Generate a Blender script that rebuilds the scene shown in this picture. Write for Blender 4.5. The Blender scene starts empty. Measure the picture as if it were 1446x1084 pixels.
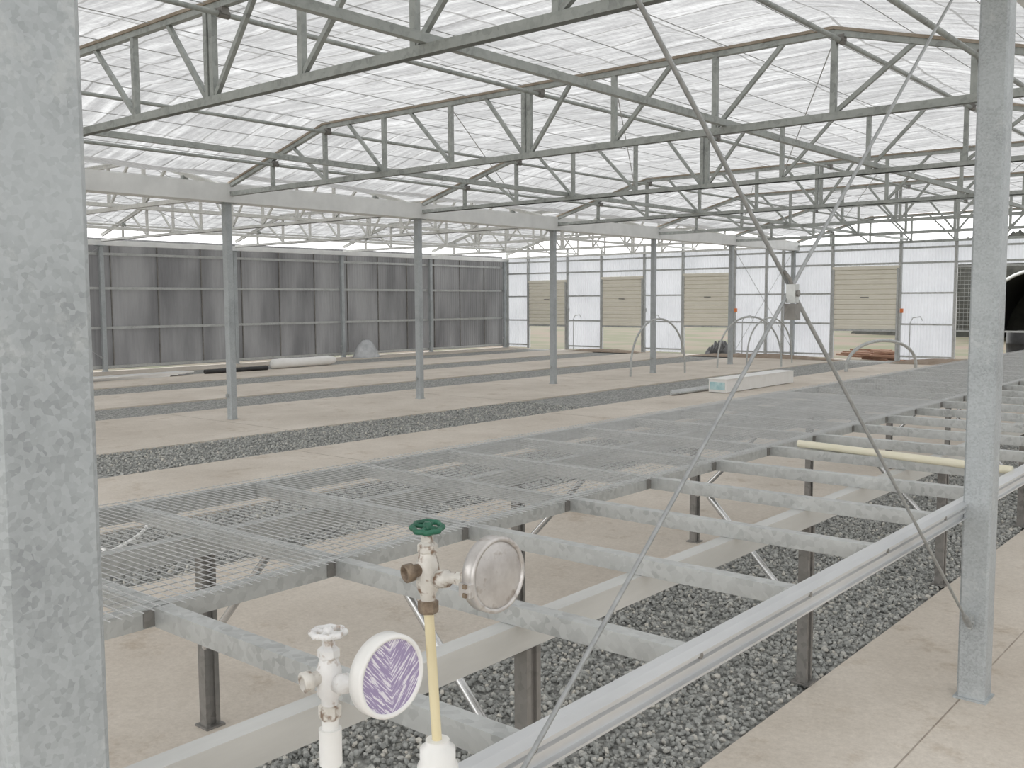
import bpy, bmesh, math, random
import numpy as np
from mathutils import Vector, Matrix
random.seed(3); np.random.seed(3)
sc = bpy.context.scene
V3 = Vector

# ------------------------------------------------------------------ helpers
class MB:
    def __init__(s): s.V=[]; s.F=[]; s.M=[]; s.S=[]
    def add(s, vs, fs, mi=0, sm=False):
        o=len(s.V); s.V+= [tuple(v) for v in vs]
        for f in fs:
            s.F.append([i+o for i in f]); s.M.append(mi); s.S.append(sm)
    def box(s, c, d, mi=0, rz=0.0):
        cx,cy,cz=c; a,b,h=d[0]/2,d[1]/2,d[2]/2
        vs=[]
        for z in (-h,h):
            for x,y in ((-a,-b),(a,-b),(a,b),(-a,b)):
                vs.append((cx+x*math.cos(rz)-y*math.sin(rz), cy+x*math.sin(rz)+y*math.cos(rz), cz+z))
        s.add(vs,[(3,2,1,0),(4,5,6,7),(0,1,5,4),(1,2,6,5),(2,3,7,6),(3,0,4,7)],mi)
    def ext(s, prof, p0, p1, up=(0,0,1), mi=0, sm=False):
        p0=V3(p0);p1=V3(p1);d=(p1-p0).normalized();up=V3(up)
        if abs(d.dot(up.normalized()))>0.99: up=V3((0,1,0)) if abs(d.y)<0.9 else V3((1,0,0))
        sd=d.cross(up).normalized(); u=sd.cross(d)
        n=len(prof)
        vs=[p+sd*a+u*b for p in (p0,p1) for a,b in prof]
        fs=[(i,(i+1)%n,n+(i+1)%n,n+i) for i in range(n)]
        s.add(vs,fs,mi,sm); s.add(vs[:n],[tuple(range(n-1,-1,-1))],mi); s.add(vs[n:],[tuple(range(n))],mi)
    def beam(s,p0,p1,w,h,mi=0,up=(0,0,1)):
        s.ext([(-w/2,-h/2),(w/2,-h/2),(w/2,h/2),(-w/2,h/2)],p0,p1,up,mi)
    def tube(s,p0,p1,r,n=10,mi=0):
        s.ext([(r*math.cos(2*math.pi*i/n),r*math.sin(2*math.pi*i/n)) for i in range(n)],p0,p1,(0,0,1),mi,True)
    def path(s,pts,r,n=8,mi=0):
        pts=[V3(p) for p in pts]; vs=[];fs=[]
        nrm=None
        for i,p in enumerate(pts):
            t=(pts[min(i+1,len(pts)-1)]-pts[max(i-1,0)]).normalized()
            if nrm is None:
                nrm=t.orthogonal().normalized()
            nrm=(nrm-t*nrm.dot(t)).normalized(); b=t.cross(nrm)
            for k in range(n):
                a=2*math.pi*k/n; vs.append(p+nrm*r*math.cos(a)+b*r*math.sin(a))
        for i in range(len(pts)-1):
            for k in range(n):
                fs.append((i*n+k,i*n+(k+1)%n,(i+1)*n+(k+1)%n,(i+1)*n+k))
        s.add(vs,fs,mi,True)
        m=len(vs); s.add(vs[:n],[tuple(range(n-1,-1,-1))],mi); s.add(vs[m-n:],[tuple(range(n))],mi)
    def lathe(s,prof,o,ax=(0,0,1),n=24,mi=0,sm=True,rot=0,cap=True):
        o=V3(o);ax=V3(ax).normalized(); e=ax.orthogonal().normalized(); g=ax.cross(e)
        vs=[];fs=[]
        for r,h in prof:
            for k in range(n):
                a=2*math.pi*k/n+rot; vs.append(o+ax*h+e*r*math.cos(a)+g*r*math.sin(a))
        for i in range(len(prof)-1):
            for k in range(n):
                fs.append((i*n+k,i*n+(k+1)%n,(i+1)*n+(k+1)%n,(i+1)*n+k))
        s.add(vs,fs,mi,sm)
        m=len(vs)
        if prof[0][0]>1e-5 and cap: s.add(vs[:n],[tuple(range(n-1,-1,-1))],mi)
        if prof[-1][0]>1e-5 and cap: s.add(vs[m-n:],[tuple(range(n))],mi)
    def mesh(s,name,mats):
        a=np.array(s.V); lo=a.min(0); hi=a.max(0)
        o=np.array([(lo[0]+hi[0])/2,(lo[1]+hi[1])/2,lo[2]])
        me=bpy.data.meshes.new(name); me.from_pydata((a-o).tolist(),[],s.F)
        for m in mats: me.materials.append(m)
        me.polygons.foreach_set('material_index',s.M); me.polygons.foreach_set('use_smooth',s.S)
        me.update(); return me,V3(o)
    def done(s,name,mats,parent=None):
        me,o=s.mesh(name,mats); ob=bpy.data.objects.new(name,me); ob.location=o
        sc.collection.objects.link(ob)
        if parent: ob.parent=parent; ob.location=o-parent.location
        return ob

def empty(name,loc=(0,0,0)):
    e=bpy.data.objects.new(name,None); e.location=loc; e.empty_display_size=.1; sc.collection.objects.link(e); return e

def newmat(name):
    m=bpy.data.materials.new(name); m.use_nodes=True; nt=m.node_tree
    return m,nt,nt.nodes['Principled BSDF']
def N(nt,t,**k):
    n=nt.nodes.new(t)
    for a,b in k.items():
        if a in n.inputs.keys(): n.inputs[a].default_value=b
        else: setattr(n,a,b)
    return n
def c4(c): return (c[0],c[1],c[2],1)
def ramp(nt,stops):
    r=nt.nodes.new('ShaderNodeValToRGB'); el=r.color_ramp.elements
    el[0].position=stops[0][0]; el[0].color=c4(stops[0][1]); el[1].position=stops[-1][0]; el[1].color=c4(stops[-1][1])
    for p,c in stops[1:-1]:
        e=el.new(p); e.color=c4(c)
    return r
def nmat(name,c1,c2,scale=5,rough=.6,metal=0,bump=0,detail=6,stretch=(1,1,1),lo=.3,hi=.7,c3=None,s3=60,t3=.60):
    m,nt,b=newmat(name); L=nt.links.new
    tc=N(nt,'ShaderNodeTexCoord'); mp=N(nt,'ShaderNodeMapping'); mp.inputs['Scale'].default_value=stretch
    L(tc.outputs['Object'],mp.inputs[0])
    n=N(nt,'ShaderNodeTexNoise',Scale=scale,Detail=detail,Roughness=.6); L(mp.outputs[0],n.inputs['Vector'])
    r=ramp(nt,[(lo,c1),(hi,c2)]); L(n.outputs['Fac'],r.inputs[0]); col=r.outputs[0]
    if c3:
        n2=N(nt,'ShaderNodeTexNoise',Scale=s3,Detail=3); L(mp.outputs[0],n2.inputs['Vector'])
        r2=ramp(nt,[(t3,(0,0,0)),(t3+.14,(1,1,1))]); L(n2.outputs['Fac'],r2.inputs[0])
        mx=N(nt,'ShaderNodeMixRGB'); L(r2.outputs[0],mx.inputs[0]); L(col,mx.inputs[1]); mx.inputs[2].default_value=c4(c3); col=mx.outputs[0]
    L(col,b.inputs['Base Color'])
    b.inputs['Roughness'].default_value=rough; b.inputs['Metallic'].default_value=metal
    if bump:
        bp=N(nt,'ShaderNodeBump',Strength=bump,Distance=.01); L(n.outputs['Fac'],bp.inputs['Height']); L(bp.outputs[0],b.inputs['Normal'])
    return m
def galv(name,c,metal=.35,rough=.45,dark=.75,sp=60,vs=.22,ns=3,runs=False):
    m,nt,b=newmat(name); L=nt.links.new
    tc=N(nt,'ShaderNodeTexCoord')
    v=N(nt,'ShaderNodeTexVoronoi',Scale=sp); L(tc.outputs['Object'],v.inputs['Vector'])
    n=N(nt,'ShaderNodeTexNoise',Scale=ns,Detail=8,Roughness=.7); L(tc.outputs['Object'],n.inputs['Vector'])
    sep=N(nt,'ShaderNodeSeparateColor'); L(v.outputs['Color'],sep.inputs[0])
    ad=N(nt,'ShaderNodeMath',operation='MULTIPLY_ADD'); L(sep.outputs[0],ad.inputs[0]); ad.inputs[1].default_value=vs; L(n.outputs['Fac'],ad.inputs[2])
    r=ramp(nt,[(.35,[x*dark for x in c]),(.6,c),(.85,[min(1,x*1.15) for x in c])]); L(ad.outputs[0],r.inputs[0]); col=r.outputs[0]
    if runs:
        n3=N(nt,'ShaderNodeTexNoise',Scale=11,Detail=10,Roughness=.75); L(tc.outputs['Object'],n3.inputs['Vector'])
        r3=ramp(nt,[(.56,(0,0,0)),(.63,(1,1,1))]); L(n3.outputs['Fac'],r3.inputs[0])
        ml=N(nt,'ShaderNodeMath',operation='MULTIPLY'); L(r3.outputs[0],ml.inputs[0]); ml.inputs[1].default_value=.35
        mx=N(nt,'ShaderNodeMixRGB'); L(ml.outputs[0],mx.inputs[0]); L(col,mx.inputs[1]); mx.inputs[2].default_value=(.60,.62,.61,1); col=mx.outputs[0]
    L(col,b.inputs['Base Color'])
    b.inputs['Metallic'].default_value=metal; b.inputs['Roughness'].default_value=rough
    return m

M_galv=galv('galvanised_steel',(.48,.49,.48),.35,.40,.72,50,.3)
M_post=galv('galvanised_post',(.41,.435,.445),.25,.5,.74,160,.3,5,True)
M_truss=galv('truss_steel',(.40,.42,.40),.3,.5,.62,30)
M_truss_haze=galv('washed_out_truss_steel',(.72,.72,.69),.1,.5,.85,30)  # truss steel lightened: glare and haze over the far-left bay put into colour
M_dark=galv('weathered_steel',(.23,.22,.205),.3,.5,.6,40)
M_alu=nmat('aluminium_extrusion',(.60,.61,.62),(.72,.73,.74),8,.30,.6,stretch=(1,.2,1))
M_beam=nmat('beam_steel',(.54,.54,.52),(.66,.66,.64),8,.45,.3,stretch=(1,.2,1))
M_wood=nmat('dirty_batten',(.28,.225,.17),(.46,.40,.33),6,.8)
def conc():
    m,nt,b=newmat('concrete_slab'); L=nt.links.new; tc=N(nt,'ShaderNodeTexCoord')
    n=N(nt,'ShaderNodeTexNoise',Scale=.7,Detail=10,Roughness=.65); L(tc.outputs['Object'],n.inputs['Vector'])
    r=ramp(nt,[(.3,(.545,.485,.415)),(.5,(.635,.575,.50)),(.68,(.72,.66,.585))]); L(n.outputs['Fac'],r.inputs[0])
    n2=N(nt,'ShaderNodeTexNoise',Scale=45,Detail=6,Roughness=.8); L(tc.outputs['Object'],n2.inputs['Vector'])
    r2=ramp(nt,[(.3,(.84,.83,.82)),(.7,(1.08,1.08,1.08))]); L(n2.outputs['Fac'],r2.inputs[0])
    n3=N(nt,'ShaderNodeTexNoise',Scale=3.3,Detail=8,Roughness=.75); L(tc.outputs['Object'],n3.inputs['Vector'])
    r3=ramp(nt,[(.56,(1,1,1)),(.72,(.74,.68,.61))]); L(n3.outputs['Fac'],r3.inputs[0])
    a=N(nt,'ShaderNodeMixRGB',blend_type='MULTIPLY'); a.inputs[0].default_value=1; L(r.outputs[0],a.inputs[1]); L(r2.outputs[0],a.inputs[2])
    a2=N(nt,'ShaderNodeMixRGB',blend_type='MULTIPLY'); a2.inputs[0].default_value=1; L(a.outputs[0],a2.inputs[1]); L(r3.outputs[0],a2.inputs[2])
    L(a2.outputs[0],b.inputs['Base Color']); b.inputs['Roughness'].default_value=.75
    bp=N(nt,'ShaderNodeBump',Strength=.15,Distance=.01); L(n2.outputs['Fac'],bp.inputs['Height']); L(bp.outputs[0],b.inputs['Normal']); return m
M_conc=conc()
M_white=nmat('white_gutter_film',(.72,.73,.72),(.86,.87,.86),3,.5)
M_cream=nmat('cream_shutter',(.80,.76,.65),(.85,.81,.71),3,.45)
M_pvcw=nmat('white_pvc',(.78,.77,.74),(.86,.85,.83),6,.35)
M_creamtube=nmat('cream_tube',(.72,.68,.52),(.80,.76,.62),6,.4)
M_black=nmat('black_plastic',(.015,.015,.015),(.04,.04,.04),8,.5)
M_wire=nmat('galvanised_wire',(.46,.465,.46),(.60,.605,.60),5,.4,.3)
M_cable=nmat('steel_cable',(.30,.31,.31),(.42,.43,.43),40,.4,.5)
M_orange=nmat('orange_tag',(.75,.2,.05),(.85,.25,.08),5,.5)
M_joint=nmat('slab_joint',(.28,.235,.19),(.46,.41,.35),12,.9)

def film_mat(name,k):
    m,nt,b=newmat(name); L=nt.links.new; nt.nodes.remove(b); out=nt.nodes['Material Output']
    tc=N(nt,'ShaderNodeTexCoord')
    nz=N(nt,'ShaderNodeTexNoise',Scale=1.0,Detail=3); L(tc.outputs['Object'],nz.inputs['Vector'])
    sub=N(nt,'ShaderNodeVectorMath',operation='SUBTRACT'); L(nz.outputs['Color'],sub.inputs[0]); sub.inputs[1].default_value=(.5,.5,.5)
    scl=N(nt,'ShaderNodeVectorMath',operation='SCALE'); L(sub.outputs[0],scl.inputs[0]); scl.inputs['Scale'].default_value=.2
    ad=N(nt,'ShaderNodeVectorMath',operation='ADD'); L(tc.outputs['Object'],ad.inputs[0]); L(scl.outputs[0],ad.inputs[1])
    br=nt.nodes.new('ShaderNodeTexBrick'); br.offset=0; L(ad.outputs[0],br.inputs['Vector'])
    br.inputs['Scale'].default_value=1; br.inputs['Brick Width'].default_value=1.05; br.inputs['Row Height'].default_value=.45
    br.inputs['Mortar Size'].default_value=.014; br.inputs['Mortar Smooth'].default_value=.3
    br.inputs['Color1'].default_value=(.335*k,.338*k,.338*k,1); br.inputs['Color2'].default_value=(.28*k,.283*k,.283*k,1); br.inputs['Mortar'].default_value=(.16*k,.16*k,.155*k,1)
    mp=N(nt,'ShaderNodeMapping'); mp.inputs['Scale'].default_value=(.45,4,1); L(tc.outputs['Object'],mp.inputs[0])
    n2=N(nt,'ShaderNodeTexNoise',Scale=2.2,Detail=9,Roughness=.72); L(mp.outputs[0],n2.inputs['Vector'])
    # ramps are clamped to 1, so work in 0..1 and rescale afterwards
    r=ramp(nt,[(.32,(.40,.40,.405)),(.5,(.62,.62,.62)),(.68,(1,1,1))]); L(n2.outputs['Fac'],r.inputs[0])
    mx=N(nt,'ShaderNodeMixRGB',blend_type='MULTIPLY'); mx.inputs[0].default_value=1; L(br.outputs[0],mx.inputs[1]); L(r.outputs[0],mx.inputs[2])
    wv=N(nt,'ShaderNodeTexNoise',Scale=9,Detail=6,Roughness=.85); mp2=N(nt,'ShaderNodeMapping'); mp2.inputs['Scale'].default_value=(3.5,1,1); L(ad.outputs[0],mp2.inputs[0]); L(mp2.outputs[0],wv.inputs['Vector'])
    rw=ramp(nt,[(.36,(.70,.70,.70)),(.64,(1,1,1))]); L(wv.outputs['Fac'],rw.inputs[0])
    mw_=N(nt,'ShaderNodeMixRGB',blend_type='MULTIPLY'); mw_.inputs[0].default_value=1; L(mx.outputs[0],mw_.inputs[1]); L(rw.outputs[0],mw_.inputs[2])
    gain=N(nt,'ShaderNodeVectorMath',operation='SCALE'); L(mw_.outputs[0],gain.inputs[0]); gain.inputs['Scale'].default_value=1.85
    tr=N(nt,'ShaderNodeBsdfTranslucent'); L(gain.outputs[0],tr.inputs[0])
    df=N(nt,'ShaderNodeBsdfDiffuse'); df.inputs[0].default_value=(.60,.60,.595,1)
    ms=N(nt,'ShaderNodeMixShader'); ms.inputs[0].default_value=.22; L(tr.outputs[0],ms.inputs[1]); L(df.outputs[0],ms.inputs[2])
    tp=N(nt,'ShaderNodeBsdfTransparent'); m2=N(nt,'ShaderNodeMixShader'); m2.inputs[0].default_value=.05
    L(ms.outputs[0],m2.inputs[1]); L(tp.outputs[0],m2.inputs[2]); L(m2.outputs[0],out.inputs[0]); return m
M_film=film_mat('roof_film',1.0); M_film_boost=film_mat('boosted_roof_film',1.7)  # second film, over the unseen right bay, transmits more to brighten the foreground
def panel_mat(name,c1,c2,trans,stretch=(1,1,1),scale=.9):
    m,nt,b=newmat(name); L=nt.links.new; nt.nodes.remove(b); out=nt.nodes['Material Output']
    tc=N(nt,'ShaderNodeTexCoord'); mp=N(nt,'ShaderNodeMapping'); mp.inputs['Scale'].default_value=stretch; L(tc.outputs['Object'],mp.inputs[0])
    n=N(nt,'ShaderNodeTexNoise',Scale=scale,Detail=5); L(mp.outputs[0],n.inputs['Vector'])
    r=ramp(nt,[(.35,c1),(.65,c2)]); L(n.outputs['Fac'],r.inputs[0])
    df=N(nt,'ShaderNodeBsdfPrincipled'); df.inputs['Roughness'].default_value=.35; L(r.outputs[0],df.inputs['Base Color'])
    tr=N(nt,'ShaderNodeBsdfTranslucent'); L(r.outputs[0],tr.inputs[0])
    ms=N(nt,'ShaderNodeMixShader'); ms.inputs[0].default_value=trans
    L(df.outputs[0],ms.inputs[1]); L(tr.outputs[0],ms.inputs[2]); L(ms.outputs[0],out.inputs[0]); return m
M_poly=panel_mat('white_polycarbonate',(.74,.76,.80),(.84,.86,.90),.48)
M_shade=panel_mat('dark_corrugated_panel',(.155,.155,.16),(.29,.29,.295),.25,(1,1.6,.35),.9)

def gravel_mat():
    m,nt,b=newmat('gravel'); L=nt.links.new; tc=N(nt,'ShaderNodeTexCoord')
    v=N(nt,'ShaderNodeTexVoronoi',Scale=38); L(tc.outputs['Object'],v.inputs['Vector'])
    sep=N(nt,'ShaderNodeSeparateColor'); L(v.outputs['Color'],sep.inputs[0])
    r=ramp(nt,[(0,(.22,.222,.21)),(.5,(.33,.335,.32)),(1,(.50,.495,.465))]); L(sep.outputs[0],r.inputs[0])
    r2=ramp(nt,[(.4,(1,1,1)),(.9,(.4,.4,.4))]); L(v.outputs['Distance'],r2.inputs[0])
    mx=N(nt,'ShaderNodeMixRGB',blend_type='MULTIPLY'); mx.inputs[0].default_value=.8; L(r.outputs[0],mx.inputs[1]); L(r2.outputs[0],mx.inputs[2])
    L(mx.outputs[0],b.inputs['Base Color']); b.inputs['Roughness'].default_value=.85
    bp=N(nt,'ShaderNodeBump',Strength=.6,Distance=.015,invert=True); L(v.outputs['Distance'],bp.inputs['Height']); L(bp.outputs[0],b.inputs['Normal'])
    return m
M_gravel=gravel_mat()
m,nt,b=newmat('crushed_stone'); g=N(nt,'ShaderNodeNewGeometry')
r=ramp(nt,[(0,(.25,.255,.242)),(.5,(.375,.38,.362)),(.85,(.48,.478,.45)),(1,(.60,.57,.51))]); nt.links.new(g.outputs['Random Per Island'],r.inputs[0]); nt.links.new(r.outputs[0],b.inputs['Base Color']); b.inputs['Roughness'].default_value=.8
M_stone=m

# ------------------------------------------------------------------ layout
COLS=[-22.06,-11.56,-1.05,9.45]
ROWS=[-3.15,.45]+[4.12+3.6*i for i in range(7)]
YE=25.80; Y0=-3.4; GZ=2.94

gc=sorted([-2.3,-5.85,-9.3,-13.6,-17.1,-20.3,2.4,5.9]); x=-22.3
fl=MB(); gv=MB()
for c in gc:
    a,b_=c-.7,c+.7
    fl.box(((x+a)/2,(Y0+YE)/2,-.06),(a-x,YE-Y0,.12))
    gv.box((c,(Y0+YE)/2,-.08),(1.4,YE-Y0-.02,.12)); x=b_
fl.box(((x+9.7)/2,(Y0+YE)/2,-.06),(9.7-x,YE-Y0,.12))
fl.box((-1.085,(Y0+YE)/2,.0005),(.006,YE-Y0,.001),1)
for y in (2,6.5,11,15.5,20): fl.box((-7.57,y,.0006),(2.0,.01,.0012),1); fl.box((-11.4,y+1,.0006),(2.7,.01,.0012),1)
fl.done('floor',[M_conc,M_joint])
bm=bmesh.new(); bmesh.ops.create_icosphere(bm,subdivisions=1,radius=1); tv=np.array([v.co[:] for v in bm.verts]); tf=np.array([[v.index for v in f.verts] for f in bm.faces]); bm.free()
def stones(xr,yr,n,s,zr=(-.022,-.004)):
    P=np.empty((n,3)); P[:,0]=np.random.uniform(*xr,n); P[:,1]=np.random.uniform(*yr,n); P[:,2]=np.random.uniform(*zr,n)
    S=np.random.uniform(.6,1.35,(n,1))*s*np.random.uniform(.6,1.3,(n,3))
    A=np.random.normal(size=(n,3,3)); Q,_=np.linalg.qr(A)
    loc=tv[None]*S[:,None,:]*np.random.uniform(.8,1.15,(n,12,1))
    W=np.einsum('nij,nkj->nki',Q,loc)+P[:,None,:]
    F=tf[None]+12*np.arange(n)[:,None,None]
    return W.reshape(-1,3),F.reshape(-1,3)
VS=[];FS=[];off=0
for xr,yr,n,s in (((-2.98,-1.62),(.6,7.2),25000,.0105),((-2.98,-1.62),(7.2,12),9000,.0125),((-6.52,-5.18),(1.5,10),13000,.012),((-9.98,-8.62),(4.5,12),11000,.012)):
    w,f=stones(xr,yr,n,s); VS.append(w); FS.append(f+off); off+=len(w)
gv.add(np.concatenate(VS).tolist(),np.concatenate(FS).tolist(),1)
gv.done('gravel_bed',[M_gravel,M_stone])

# outside ground
m,nt,b=newmat('grass_and_dirt'); L=nt.links.new; tc=N(nt,'ShaderNodeTexCoord')
n=N(nt,'ShaderNodeTexNoise',Scale=.35,Detail=8); L(tc.outputs['Object'],n.inputs['Vector'])
r=ramp(nt,[(.36,(.17,.13,.10)),(.46,(.16,.14,.10)),(.58,(.115,.12,.07))]); L(n.outputs['Fac'],r.inputs[0]); L(r.outputs[0],b.inputs['Base Color']); b.inputs['Roughness'].default_value=.95
g_=MB(); g_.add([(-150,-60,-.13),(150,-60,-.13),(150,200,-.13),(-150,200,-.13)],[(0,1,2,3)]); g_.done('ground',[m])
M_fol=nmat('foliage',(.018,.019,.015),(.045,.045,.036),3,.9)
tr=MB(); vs=[];k=240
for i in range(k+1):
    x=-130+i*200/k; h=3.0+1.4*math.sin(i*.21)+1.0*math.sin(i*.57+1)+random.uniform(-.5,.5)
    vs+=[(x,110+random.uniform(-1,1),-.13),(x,111+random.uniform(-1,1),h*.6),(x,113,h)]
tr.add(vs,[(3*i+j,3*i+3+j,3*i+4+j,3*i+1+j) for i in range(k) for j in (0,1)],0,True)
tr.done('tree_line',[M_fol])

# ------------------------------------------------------------------ posts
def post(x,y,s=.1):
    p=MB(); c=.008; h=s/2
    pr=[(-h+c,-h),(h-c,-h),(h,-h+c),(h,h-c),(h-c,h),(-h+c,h),(-h,h-c),(-h,-h+c)]
    p.ext(pr,(x,y,0),(x,y,GZ),(0,1,0))
    p.box((x,y,.004),(s+.02,s+.02,.008))
    p.box((x,y,GZ-.006),(.2,.2,.012))
    p.box((x+.0,y-h-.02,.33),(.012,.05,.05),1); p.lathe([(.009,-.014),(.009,.014)],(x,y-h-.03,.33),(1,0,0),8,1)
    return p.done('steel_post',[M_post,M_galv])
for cx in COLS:
    for ry in ROWS:
        if cx<-22 and ry<0: continue
        post(cx,ry,s=.105 if cx>-2 else .1)

# ------------------------------------------------------------------ trusses
ZB_=3.05; ZT_=3.70
def truss_mesh(ms):
    t=MB(); W=10.5; p=W/10; zt=ZT_; zb=ZB_
    def top(x):
        d=min(x,W-x); return 3.13+(zt-3.13)*min(1,d/(2*p))
    Lp=[(-.03,-.03),(.03,-.03),(.03,-.022),(-.022,-.022),(-.022,.03),(-.03,.03)]
    t.ext(Lp,(.1,0,zb),(W-.1,0,zb)); t.ext([(a*-1,b) for a,b in Lp][::-1],(.1,.0,zb),(W-.1,0,zb))
    for a,b in ((.1,2*p),(2*p,W-2*p),(W-2*p,W-.1)):
        t.beam((a,0,top(a)),(b,0,top(b)),.05,.045)
        t.beam((a,0,top(a)+.035),(b,0,top(b)+.035),.07,.024,1)
    for i in range(1,10):
        x=i*p
        if i==5:
            for dx in (-.035,.035): t.beam((x+dx,0,zb),(x+dx,0,zt),.045,.045,0,(0,1,0))
            for s in (-1,1): t.beam((x+s*.05,0,zb+.02),(x+s*.55,0,zt-.01),.034,.034)
        else:
            t.beam((x,0,zb),(x,0,top(x)),.045,.045,0,(0,1,0))
            s=-1 if i<5 else 1
            if 1<i<9: t.beam((x,0,zb+.02),(x+s*.62,0,top(x+s*.62)-.01),.034,.034)
    for x in (p,2*p,5*p+.12,8*p,9*p):
        z=top(x)-.05
        t.box((x+.05,0,z),(.07,.06,.05),2); t.lathe([(.028,-.045),(.028,.045)],(x+.05,0,z-.02),(0,1,0),10,2)
    return t.mesh('roof_truss',ms)
tm,to=truss_mesh([M_truss,M_wood,M_dark]); tm2,_=truss_mesh([M_truss_haze,M_truss_haze,M_truss])
for bi in range(3):
    for ry in ROWS:
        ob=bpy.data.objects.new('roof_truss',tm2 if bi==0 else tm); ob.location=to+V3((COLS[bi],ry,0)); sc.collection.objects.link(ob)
for bi in range(3):
    x0=COLS[bi]; p=1.05; mt=M_truss_haze if bi==0 else M_truss
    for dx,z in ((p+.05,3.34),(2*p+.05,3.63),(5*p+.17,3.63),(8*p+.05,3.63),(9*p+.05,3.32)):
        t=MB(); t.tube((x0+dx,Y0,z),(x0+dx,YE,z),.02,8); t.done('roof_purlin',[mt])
    for dx in (3.05,7.45):
        t=MB(); t.beam((x0+dx,Y0+.1,3.11),(x0+dx,YE-.1,3.11),.05,.055); t.done('longitudinal_tie',[mt])
    t=MB()
    for k in range(1,14):
        dx=.75*k; d=min(dx,10.5-dx); z=3.27+.46*min(1,d/2.1)
        t.tube((x0+dx,Y0,z),(x0+dx,YE,z),.004,4)
    t.done('film_support_wires',[M_wire])
    t=MB(); nx,ny=42,110; vs=[]
    for j in range(ny+1):
        y=Y0-.2+(YE+.4-Y0)*j/ny
        for i in range(nx+1):
            x=.14+10.22*i/nx; d=min(x,10.5-x); z=3.27+.50*min(1,d/2.1)
            z+=.014*math.sin(y*math.pi/1.8*2)+.008*math.sin(x*9)+random.uniform(-.006,.006)+.01
            vs.append((x0+x,y,z))
    t.add(vs,[(j*(nx+1)+i,j*(nx+1)+i+1,(j+1)*(nx+1)+i+1,(j+1)*(nx+1)+i) for j in range(ny) for i in range(nx)],0,True)
    t.done('ceiling',[M_film_boost if bi==2 else M_film])
for i,cx in enumerate(COLS):
    g=MB(); w=.14
    if i==0: g.ext([(-.06,.0),(.06,.0),(.06,.12),(-.06,.12)],(cx,Y0,GZ),(cx,YE,GZ))
    else: g.ext([(-w,.24),(-w,.0),(w,.0),(w,.24),(w-.01,.24),(w-.01,.01),(-w+.01,.01),(-w+.01,.24)],(cx,Y0,GZ),(cx,YE,GZ))
    g.done('rain_gutter',[M_white])
t=MB()
for bi in range(2):
    for (ya,yb) in ((7.72,11.32),(14.92,18.52)):
        for k in range(3):
            xa=COLS[bi]+2.1+k*2.1
            t.tube((xa,ya,3.08),(xa+2.1,yb,3.66),.005,5); t.tube((xa+2.1,ya,3.66),(xa,yb,3.08),.005,5)
t.done('roof_brace_wires',[M_wire])

# ------------------------------------------------------------------ X-brace cables
def xbrace(x,ya,yb,zl=.3,zh=2.92,r=.0055):
    c=MB(); c.tube((x,yb-.07,zl),(x,ya+.05,zh),r,8); c.tube((x+.006,ya+.07,zl-.1),(x+.006,yb-.05,zh),r*.9,8)
    a=V3((x,yb-.07,zl));b_=V3((x,ya+.05,zh));d=(b_-a).normalized(); c.lathe([(.011,0),(.013,.02),(.013,.09),(.006,.12)],a+d*.03,d,8)
    return c.done('brace_cable',[M_cable])
xbrace(-1.05,.45,4.12,zh=3.03)
xbrace(-11.56,22.12,25.72); xbrace(-22.0,7.72,11.32); xbrace(-11.56,-3.15,.45)
e=MB(); e.box((-1.03,2.29,1.615),(.022,.026,.045),0); e.box((-1.03,2.29,1.57),(.028,.032,.04),1); e.path([(-1.045,2.27,1.67),(-1.035,2.285,1.65),(-1.03,2.29,1.63)],.005,6,1)
e.lathe([(.008,0),(.008,.006)],(-1.019,2.29,1.615),(1,0,0),8,1)
e.done('junction_box',[M_galv,M_dark])

# ------------------------------------------------------------------ end wall
doors=[(-21.03,-19.46,2.22),(-18.01,-16.50,2.28),(-15.04,-13.43,2.32),(-10.44,-8.74,2.40),(-7.29,-5.55,2.40),(-4.2,-2.6,2.4),(1.2,2.8,2.4),(5,6.6,2.4)]
ZT=3.06
def corr_x(mb,x0,x1,z0,z1,y):
    n=max(2,int((x1-x0)/.038)); vs=[]
    for i in range(n+1):
        x=x0+(x1-x0)*i/n; yy=y+(.009 if i%2 else -.009)
        vs+=[(x,yy,z0),(x,yy,z1)]
    mb.add(vs,[(2*i,2*i+2,2*i+3,2*i+1) for i in range(n)])
w=MB(); x=-22.1
for a,b_,zb in doors:
    corr_x(w,x,a-.03,.03,ZT,YE+.1); corr_x(w,a-.03,b_+.03,zb+.05,ZT,YE+.1); x=b_+.03
corr_x(w,x,9.5,.03,ZT,YE+.1)
w.done('wall_far',[M_poly])
fr=MB()
xs=sorted(set([a-.05 for a,b_,_ in doors]+[b_+.05 for a,b_,_ in doors]+[-22.0,-12.4,-11.9]))
for x in xs: fr.box((x,YE+.03,ZT/2+.1),(.07,.07,ZT+.2))
def clear(a,b_):
    segs=[];x=a
    for d0,d1,_ in doors:
        if d0>=a and d1<=b_: segs.append((x,d0-.05)); x=d1+.05
    segs.append((x,b_)); return segs
for z in (.12,.95,1.75):
    for a,b_ in clear(-22.1,9.4): fr.box(((a+b_)/2,YE+.04,z),(b_-a,.04,.045))
for z in (2.52,2.9,ZT): fr.box((-6.3,YE+.04,z),(31.4,.045,.05))
fr.done('wall_far_framing',[M_galv])
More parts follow.
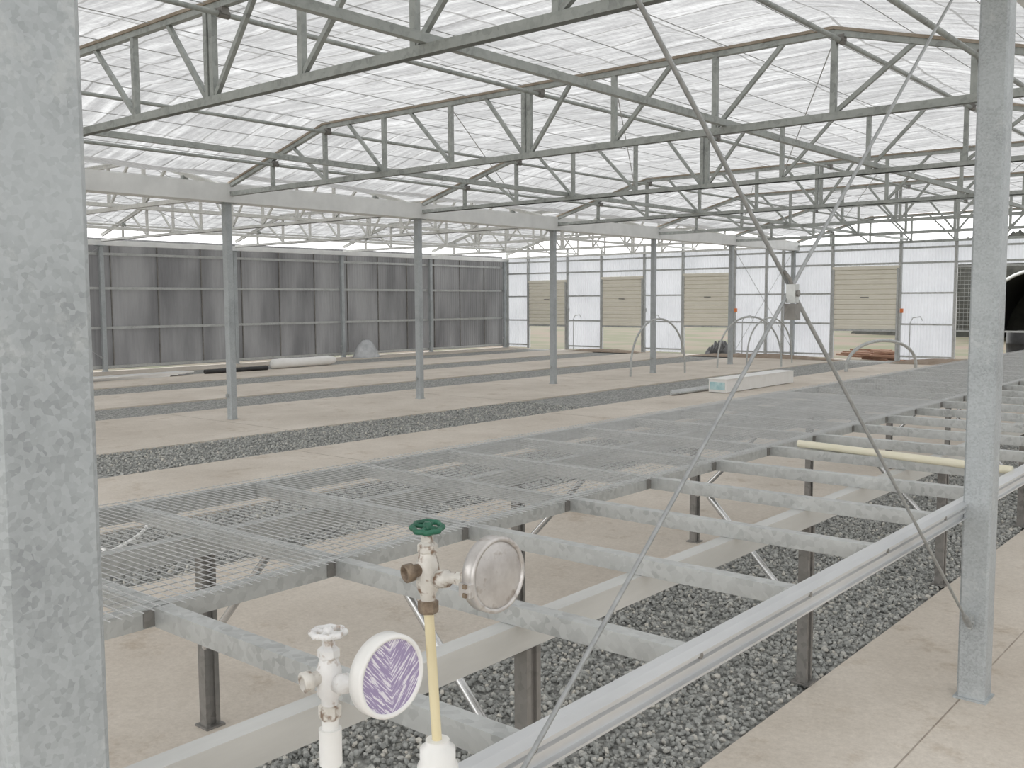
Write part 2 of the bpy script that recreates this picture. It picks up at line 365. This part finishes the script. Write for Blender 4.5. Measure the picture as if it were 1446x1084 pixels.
for i,(a,b_,ZB) in enumerate(doors):
    if i==4:
        s=MB()
        for k in range(8): s.tube((a+.05+k*.1,YE+.05,.8),(a+.05+k*.1,YE+.05,ZB),.003,5)
        for k in range(16): s.tube((a,YE+.05,.85+k*.1),(a+(b_-a)*.5,YE+.05,.85+k*.1),.005,5)
        s.box(((a+b_)/2,YE+.05,.8),(b_-a,.04,.04)); s.box(((a+b_)/2,YE+.05,ZB),(b_-a,.05,.05)); s.box(((a+b_)/2,YE+.05,(.8+ZB)/2),(.04,.04,ZB-.8))
        s.done('window_1',[M_galv]); continue
    d=MB(); zb=.80 if i!=2 else .84; ns=12; hh=(ZB-.02-zb)/ns; prof=[]
    for k in range(ns):
        z=zb+k*hh
        for q,dy in ((0,.0),(.12,-.018),(.78,-.018),(.9,0)): prof.append((z+q*hh,dy))
    prof.append((ZB-.02,0)); vs=[]
    for z,dy in prof: vs+=[(a+.02,YE+.0+dy,z),(b_-.02,YE+.0+dy,z)]
    d.add(vs,[(2*k,2*k+1,2*k+3,2*k+2) for k in range(len(prof)-1)])
    d.add([(v[0],v[1]+.03,v[2]) for v in vs],[(2*k+2,2*k+3,2*k+1,2*k) for k in range(len(prof)-1)])
    d.box(((a+b_)/2,YE,zb-.02),(b_-a-.04,.05,.05),1)
    for x in (a,b_): d.box((x,YE,ZB/2),(.05,.07,ZB),1)
    d.box(((a+b_)/2,YE+.02,ZB+.02),(b_-a+.06,.1,.09),0)
    d.box(((a+b_)/2,YE-.03,zb+.85),(.22,.012,.02),2)
    d.box((b_+.12,YE-.03,1.3),(.07,.05,.11),3); d.tube((b_+.12,YE-.03,.95),(b_+.12,YE-.03,1.25),.012,6,1)
    d.path([(b_+.35,YE-.06,.0),(b_+.35,YE-.06,1.0),(b_+.42,YE-.06,1.12),(b_+.6,YE-.06,1.15),(b_+.66,YE-.06,1.05)],.012,6,1)
    d.done('door_%d'%(i+1),[M_cream,M_galv,M_dark,M_orange if i in(2,3) else M_galv])

# ------------------------------------------------------------------ left dark wall
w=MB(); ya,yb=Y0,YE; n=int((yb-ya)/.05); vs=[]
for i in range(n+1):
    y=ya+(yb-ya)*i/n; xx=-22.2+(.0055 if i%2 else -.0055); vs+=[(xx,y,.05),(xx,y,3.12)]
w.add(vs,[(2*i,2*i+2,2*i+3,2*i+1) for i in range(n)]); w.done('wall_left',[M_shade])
fr=MB()
for z in (.1,1.02,1.95,2.75): fr.box((-22.14,(ya+yb)/2,z),(.05,yb-ya,.06))
y=ya+.6
while y<yb: fr.box((-22.17,y,1.55),(.03,.02,3.0),1); y+=1.2
fr.done('wall_left_framing',[M_galv,M_dark])
w=MB(); n=200; vs=[]
for i in range(n+1):
    y=ya+(yb-ya)*i/n; xx=9.62+(.01 if i%2 else -.01); vs+=[(xx,y,.05),(xx,y,3.1)]
w.add(vs,[(2*i,2*i+2,2*i+3,2*i+1) for i in range(n)]); w.done('wall_right',[M_poly])

# ------------------------------------------------------------------ bench
B=empty('plant_bench',(-2.38,10.5,0))
XF,XM,XB=-1.10,-2.385,-3.67; YA,YB=.15,22.2; ZTOP=.80
prof=[(-.032,-.035),(.012,-.035),(.012,-.029),(.0,-.027),(.0,-.008),(.012,-.006),(.012,.004),(.004,.007),(.004,.014),(.016,.018),(.016,.026),(-.004,.035),(-.032,.035)]
t=MB(); t.ext(prof,(XF,YA,ZTOP-.035),(XF,YB,ZTOP-.035)); t.done('front_rail',[M_alu],B)
t=MB(); t.ext([(-a,b_) for a,b_ in prof][::-1],(XB,YA,ZTOP-.035),(XB,YB,ZTOP-.035)); t.done('back_rail',[M_galv],B)
Cp=[(-.024,-.026),(.024,-.026),(.024,-.022),(-.020,-.022),(-.020,.022),(.020,.022),(.020,.013),(.024,.013),(.024,.026),(-.024,.026)]
t=MB(); t.ext([(-a,b_) for a,b_ in Cp][::-1],(XM,YA,ZTOP-.03),(XM,YB,ZTOP-.03)); t.done('middle_rail',[M_galv],B)
t=MB(); y=.73
while y<YB:
    if abs(y-4.86)<.28: t.tube((XF-.03,y-.06,ZTOP+.0),(XM+.17,y+.02,ZTOP+.02),.02,10,1)
    t.ext(Cp,(XF-.03,y,ZTOP-.03),(XM+.02,y,ZTOP-.03)); t.ext(Cp,(XM-.02,y,ZTOP-.03),(XB+.03,y,ZTOP-.03))
    t.box((XM+.026,y-.03,ZTOP-.03),(.004,.05,.045),2)
    t.lathe([(.009,0),(.007,.006)],(XF+.012,y,ZTOP-.017),(1,0,0),8,2)
    y+=.612
t.done('cross_rails',[M_galv,M_creamtube,M_dark],B)
t=MB()
zz=ZTOP+.004
def wire(p0,p1,r=.0011):
    t.ext([(-r,-r),(r,-r),(r,r),(-r,r)],p0,p1)
x=XB-.03
while x<XM+.08:
    wire((x,YA,zz),(x,YB,zz)); x+=.05
y=YA
while y<YB: wire((XB-.04,y,zz+.002),(XM+.08,y,zz+.002)); y+=.03 if y<8 else .07
t.done('wire_mesh_top',[M_wire],B)
for nm,X in (('lower_beam_front',-1.65),('lower_beam_back',-3.20)):
    t=MB(); t.ext([(-.028,-.038),(.028,-.038),(.028,.038),(-.028,.038)],(X,YA-.6,.705),(X,YB,.705)); t.done(nm,[M_beam if X>-2 else M_galv],B)
t=MB(); br=MB(); y=.17
LP=[(-.03,-.022),(.03,-.022),(.03,.022),(.012,.022),(.012,.012),(-.012,.012),(-.012,.022),(-.03,.022)]
while y<YB:
    for X in (-1.64,-3.2):
        t.ext(LP,(X,y,0),(X,y,.667),(1,0,0)); t.box((X,y,.004),(.08,.08,.008))
        s=-1 if X>-2 else 1
        br.tube((X+s*.03,y-.03,.32),(X+s*.44,y-.03,.74),.014,10)
    y+=1.83
t.done('legs',[M_dark],B); br.done('diagonal_braces',[nmat('zinc_tube',(.6,.6,.6),(.72,.72,.72),8,.25,.8)],B)
h=MB(); h.path([(-6.2+.35*math.cos(a),2.9+.5*math.sin(a),.02+.10*abs(math.sin(a*1.0))) for a in [i*.2 for i in range(16)]],.012,8)
h.path([(-5.6+.3*math.cos(a),2.4+.4*math.sin(a),.02+.12*abs(math.sin(a))) for a in [i*.2 for i in range(12)]],.012,8)
h.done('garden_hose',[M_pvcw])

# ------------------------------------------------------------------ foreground taps
M_ypvc=nmat('yellowed_pvc',(.72,.60,.33),(.80,.72,.50),14,.4,0,0,stretch=(1,1,.25),c3=(.42,.25,.08),s3=30)
M_chip=nmat('chipped_white_paint',(.60,.57,.52),(.76,.73,.68),40,.45,.1,.3,c3=(.22,.14,.09),s3=70,t3=.52)
M_chip2=nmat('white_paint',(.72,.71,.70),(.82,.81,.80),25,.4,0,.3,c3=(.42,.34,.28),s3=80,t3=.58)
M_rust=nmat('weathered_brass',(.14,.10,.07),(.34,.27,.20),60,.45,.5,.3)
M_green=nmat('green_handwheel',(.01,.07,.04),(.03,.17,.10),40,.4)
M_face=nmat('oxidised_disc',(.44,.41,.39),(.68,.66,.64),22,.30,.5,.06,c3=(.32,.27,.23),s3=45,t3=.58)
def purple():
    m,nt,b=newmat('purple_worn_label'); L=nt.links.new; tc=N(nt,'ShaderNodeTexCoord')
    sp=N(nt,'ShaderNodeSeparateXYZ'); mp=N(nt,'ShaderNodeMapping'); mp.inputs['Location'].default_value=(0,0,-.0525); L(tc.outputs['Object'],mp.inputs[0]); L(mp.outputs[0],sp.inputs[0])
    ab=N(nt,'ShaderNodeMath',operation='ABSOLUTE'); L(sp.outputs['Y'],ab.inputs[0])
    zz=N(nt,'ShaderNodeMath',operation='MULTIPLY_ADD'); L(ab.outputs[0],zz.inputs[0]); zz.inputs[1].default_value=-1.1; L(sp.outputs['Z'],zz.inputs[2])
    cb=N(nt,'ShaderNodeCombineXYZ')
    y2=N(nt,'ShaderNodeMath',operation='MULTIPLY'); L(sp.outputs['Y'],y2.inputs[0]); y2.inputs[1].default_value=48
    z2=N(nt,'ShaderNodeMath',operation='MULTIPLY'); L(zz.outputs[0],z2.inputs[0]); z2.inputs[1].default_value=270
    L(y2.outputs[0],cb.inputs[0]); L(z2.outputs[0],cb.inputs[1])
    n=N(nt,'ShaderNodeTexNoise',Scale=1.0,Detail=3,Roughness=.6,Distortion=.5); L(cb.outputs[0],n.inputs['Vector'])
    r=ramp(nt,[(.50,(.33,.27,.43)),(.525,(.48,.42,.56)),(.56,(.76,.73,.78))]); L(n.outputs['Fac'],r.inputs[0]); L(r.outputs[0],b.inputs['Base Color']); b.inputs['Roughness'].default_value=.35; return m
M_pface=purple()
M_blue=nmat('blue_print',(.1,.4,.5),(.2,.55,.65),20,.5)
def tap(x,y,zp,zo,zw,wheel,body,outlet,pipe,pr,disc_dx,disc_dz,face,rim,coupling,low,bracket,tilt=0):
    E=empty('water_tap',(x,y,0))
    p=MB()
    if coupling:
        p.path([(x+.012,y+.008,.0),(x+.012,y+.008,.7),(x+.010,y+.006,.93),(x,y,zp+.01)],pr,14)
        o=(x+.010,y+.006,0)
        p.lathe([(pr,.68),(.031,.69),(.031,.905),(.027,.912),(.027,.932),(.018,.938),(.018,.945)],o,(0,0,1),24,1)
        for z0_ in (.878,.866): p.lathe([(.0313,z0_),(.0313,z0_+.006)],o,(0,0,1),24,2)
    else:
        p.tube((x,y,0),(x,y,zp+.01),pr,16); p.lathe([(pr+.004,0),(pr+.004,.05)],(x,y,zp-.07),(0,0,1),16,0)
    p.done('riser_pipe',[pipe,M_pvcw,M_blue],E)
    b=MB(); H=zo-zp
    b.lathe([(.014,0),(.0155,.004),(.0155,.018),(.012,.02)],(x,y,zp-.006),(0,0,1),6,1,False)
    b.lathe([(.011,.012),(.012,.022),(.0165,H*.45),(.018,H*.7),(.017,H),(.013,H+.012),(.012,H+.016)],(x,y,zp),(0,0,1),20)
    b.lathe([(.013,0),(.015,.003),(.015,.013),(.012,.016),(.009,.018),(.009,.026),(.006,.028)],(x,y,zo+.014),(0,0,1),6,0,False)
    b.tube((x,y,zo+.03),(x,y,zw+.004),.0035,8)
    ax=(-.25,-1,-.10)
    b.lathe([(.009,0),(.010,.016),(.0135,.018),(.0138,.030),(.0125,.031),(.0095,.031),(.0095,.020),(.0,.019)],(x-.002,y-.008,zo-.008),ax,20,1)
    b.lathe([(.0094,.0),(.0,.0005)],V3((x-.002,y-.008,zo-.008))+V3(ax).normalized()*.021,ax,14,2)
    za=low
    b.lathe([(.010,0),(.010,.016),(.0135,.018),(.0135,.034),(.008,.038),(.0075,disc_dx-.02)],(x+.006,y,za),V3((disc_dx,0,disc_dz)).normalized(),14,0)
    b.lathe([(.011,0),(.011,.012)],(x+.062,y,za+disc_dz*.4),(1,0,0),6,0,False)
    b.done('valve_body',[body,outlet,M_black],E)
    w=MB(); nn=48; R=.0215
    T=Matrix.Translation((x,y,zw))@Matrix.Rotation(tilt,4,'X')@Matrix.Rotation(tilt,4,'Y')
    vs=[];fs=[]; m=8
    for i in range(nn):
        a=2*math.pi*i/nn; rr=R*(1+.07*math.cos(a*8))
        for k in range(m):
            q=2*math.pi*k/m; c=rr+.0042*math.cos(q)
            vs.append(T@V3((c*math.cos(a),c*math.sin(a),.0045*math.sin(q))))
    for i in range(nn):
        for k in range(m): fs.append((i*m+k,((i+1)%nn)*m+k,((i+1)%nn)*m+(k+1)%m,i*m+(k+1)%m))
    w.add(vs,fs,0,True)
    for i in range(4):
        a=i*math.pi/2+.3; w.tube((x,y,zw),T@V3((R*math.cos(a),R*math.sin(a),0)),.0035,6)
    w.lathe([(.007,-.006),(.007,.005),(.004,.008)],(x,y,zw),(0,0,1),12)
    w.done('handwheel',[wheel],E)
    d=MB(); R=.0535; c=(x+disc_dx,y,za+disc_dz)
    ax=V3((1,-.05,.03))
    d.lathe([(.012,-.016),(.03,-.014),(R-.004,-.012),(R,-.009),(R,.009),(R-.002,.012),(R-.006,.012),(R-.007,.006)],c,ax,48,cap=False)
    d.lathe([(.012,-.016),(.0,-.016)],c,ax,24)
    if bracket:
        d.box((c[0],y-R-.003,c[2]-.01),(.020,.008,.018),0); d.box((c[0]+.002,y-R-.008,c[2]-.004),(.006,.004,.006),1); d.box((c[0]+.002,y-R-.008,c[2]-.016),(.006,.004,.006),1)
    d.done('round_disc',[rim,M_rust],E)
    f_=MB(); f_.lathe([(R-.0065,.0085),(R-.010,.0105),(.0,.0110)] if bracket else [(R-.0065,.0085),(.0,.009)],c,ax,48,0); f_.done('disc_face',[face],E)
tap(-1.013,1.003,1.145,1.215,1.268,M_green,M_chip,M_rust,M_ypvc,.0075,.130,.031,M_face,M_face,True,1.19,True,.12)
tap(-1.016,.817,1.045,1.108,1.158,M_chip2,M_chip2,M_chip,M_pvcw,.0115,.115,.042,M_pface,M_pvcw,False,1.086,False)

# ------------------------------------------------------------------ clutter
def hoop(p0,p1,h,r=.02):
    t=MB(); p0=V3(p0);p1=V3(p1); pts=[]
    for i in range(25):
        a=math.pi*i/24; q=p0.lerp(p1,(1-math.cos(a))/2); pts.append((q.x,q.y,h*math.sin(a)**.8+.001))
    t.path(pts,r,8); t.done('pipe_hoop',[M_galv])
hoop((-11.35,17.3,0),(-11.0,18.95,0),1.2,.022)
hoop((-11.2,20.8,0),(-10.1,21.9,0),1.2,.022)
hoop((-11.2,22.3,0),(-10.6,23.6,0),1.15,.02)
hoop((-8.3,21.3,0),(-7.5,23.5,0),.66,.038)
t=MB(); t.box((-8.15,16.5,.12),(.34,2.7,.22)); t.box((-8.15,15.145,.12),(.28,.01,.13),1); t.box((-8.15,16.5,.235),(.36,2.72,.012)); t.done('long_carton',[M_pvcw,nmat('label_teal',(.25,.5,.55),(.6,.75,.75),10,.5)])
t=MB()
for i in range(5): t.tube((-8.5-.06*i,14.2+.1*i,.03),(-8.45-.06*i,17+.2*i,.03),.025,8)
t.done('pipe_bundle',[M_galv])
t=MB(); t.lathe([(.05,0),(.11,.02),(.12,.3),(.11,1.2),(.12,1.8),(.08,2.0),(.03,2.05)],(-19.5,14.15,.125),(-.05,1,0),16); t.done('film_roll',[M_pvcw])
t=MB(); t.tube((-19.45,12.3,.05),(-19.4,13.95,.05),.05,12); t.done('black_pipe',[M_black])
t=MB()
for i in range(4): t.box((-19.6+.03*i,9.3+.2*i,.01+.02*i),(.45,4.2,.02),0,.02*i)
t.done('white_sheet_stack',[M_pvcw])
M_timber=nmat('timber_scrap',(.26,.14,.10),(.42,.27,.19),5,.85)
M_dirt=nmat('dirt_pile',(.26,.20,.15),(.38,.31,.25),6,.95)
t=MB()
for i in range(26):
    a=random.uniform(-.5,.5); cx=random.uniform(-10.6,-9.0); t.box((cx,27.2+random.uniform(-.5,.8),-.08+.05*(i//5)+.03),(random.uniform(.5,1.0),.1,.05),0,a)
t.done('timber_pile',[M_timber])
def mound(name,c,rx,ry,h,mat,n=18,j_=.3):
    t=MB(); vs=[]
    for j in range(n+1):
        for i in range(n+1):
            u=2*i/n-1;v=2*j/n-1; d=max(0,1-u*u-v*v); vs.append((c[0]+u*rx,c[1]+v*ry,c[2]+h*d**.7*(1+random.uniform(-j_,j_))))
    t.add(vs,[(j*(n+1)+i,j*(n+1)+i+1,(j+1)*(n+1)+i+1,(j+1)*(n+1)+i) for j in range(n) for i in range(n)],0,True); t.done(name,[mat])
mound('dirt_mound',(-17.5,25.3,0),1.3,.3,.08,M_dirt); mound('dirt_mound',(-12.2,25.2,0),2.2,.35,.09,M_dirt)
mound('dirt_mound',(-7.0,25.0,0),1.6,.4,.12,M_dirt)
mound('black_tarp_bundle',(-14.4,26.9,-.13),.5,.4,.42,M_black)
mound('plastic_wrapped_bundle',(-21.5,18.9,0),.28,.42,.5,nmat('clear_plastic_wrap',(.35,.36,.37),(.6,.61,.62),4,.25),18,.06)
t=MB(); t.lathe([(.3,0),(.31,.02),(.31,.3),(.32,.32),(.31,.34),(.31,.6),(.32,.62),(.31,.64),(.31,.9),(.29,.92)],(-6.0,26.6,-.13),(0,0,1),24); t.box((-6.0,26.6,.80),(.12,.12,.02)); t.done('black_barrel',[M_black])
mound('hedge',(-11.5,50,-.2),7.5,3,4.6,M_fol,40,.12)
# grey arched hoop-house end: single pale arch frame with a dark mouth of shade cloth
t=MB(); pts=[(-8.9+2.3*math.cos(a),42,-.1+2.8*math.sin(a)) for a in [math.pi*i/24 for i in range(25)]]
t.path(pts,.07,6); n0=[(x,42.1,z) for x,y,z in pts]; n1=[(x,49.0,z) for x,y,z in pts]
t.add(n0+n1,[(i,i+1,25+i+1,25+i) for i in range(24)],1,True); t.add(n1,[tuple(range(25))],1)
t.done('hoop_house',[M_galv,M_black])

# ------------------------------------------------------------------ world / camera
w=bpy.data.worlds.new('World'); sc.world=w; w.use_nodes=True; nt=w.node_tree; bg=nt.nodes['Background']
tc=N(nt,'ShaderNodeTexCoord'); sp=N(nt,'ShaderNodeSeparateXYZ'); nt.links.new(tc.outputs['Generated'],sp.inputs[0])
r=ramp(nt,[(.0,(.30,.29,.27)),(.02,(1.0,1.0,1.0)),(1,(.98,.98,.985))]); nt.links.new(sp.outputs['Z'],r.inputs[0]); nt.links.new(r.outputs[0],bg.inputs[0])
bg.inputs[1].default_value=2.5

az=math.radians(40.2); pt=math.radians(4.85); ro=math.radians(.3)
F=V3((-math.sin(az),math.cos(az),0)); R=V3((math.cos(az),math.sin(az),0)); Z=V3((0,0,1))
fw=F*math.cos(pt)-Z*math.sin(pt); up=F*math.sin(pt)+Z*math.cos(pt)
R2=R*math.cos(ro)-up*math.sin(ro); U2=up*math.cos(ro)+R*math.sin(ro)
cam=bpy.data.cameras.new('camera'); co=bpy.data.objects.new('camera',cam); sc.collection.objects.link(co)
mw=Matrix((R2,U2,-fw)).transposed().to_4x4(); mw.translation=V3((0,0,1.6)); co.matrix_world=mw
cam.sensor_width=36; cam.lens=1380/1446*36; cam.clip_start=.05; cam.clip_end=500
sc.camera=co
sc.view_settings.view_transform='Standard'; sc.view_settings.look='None'
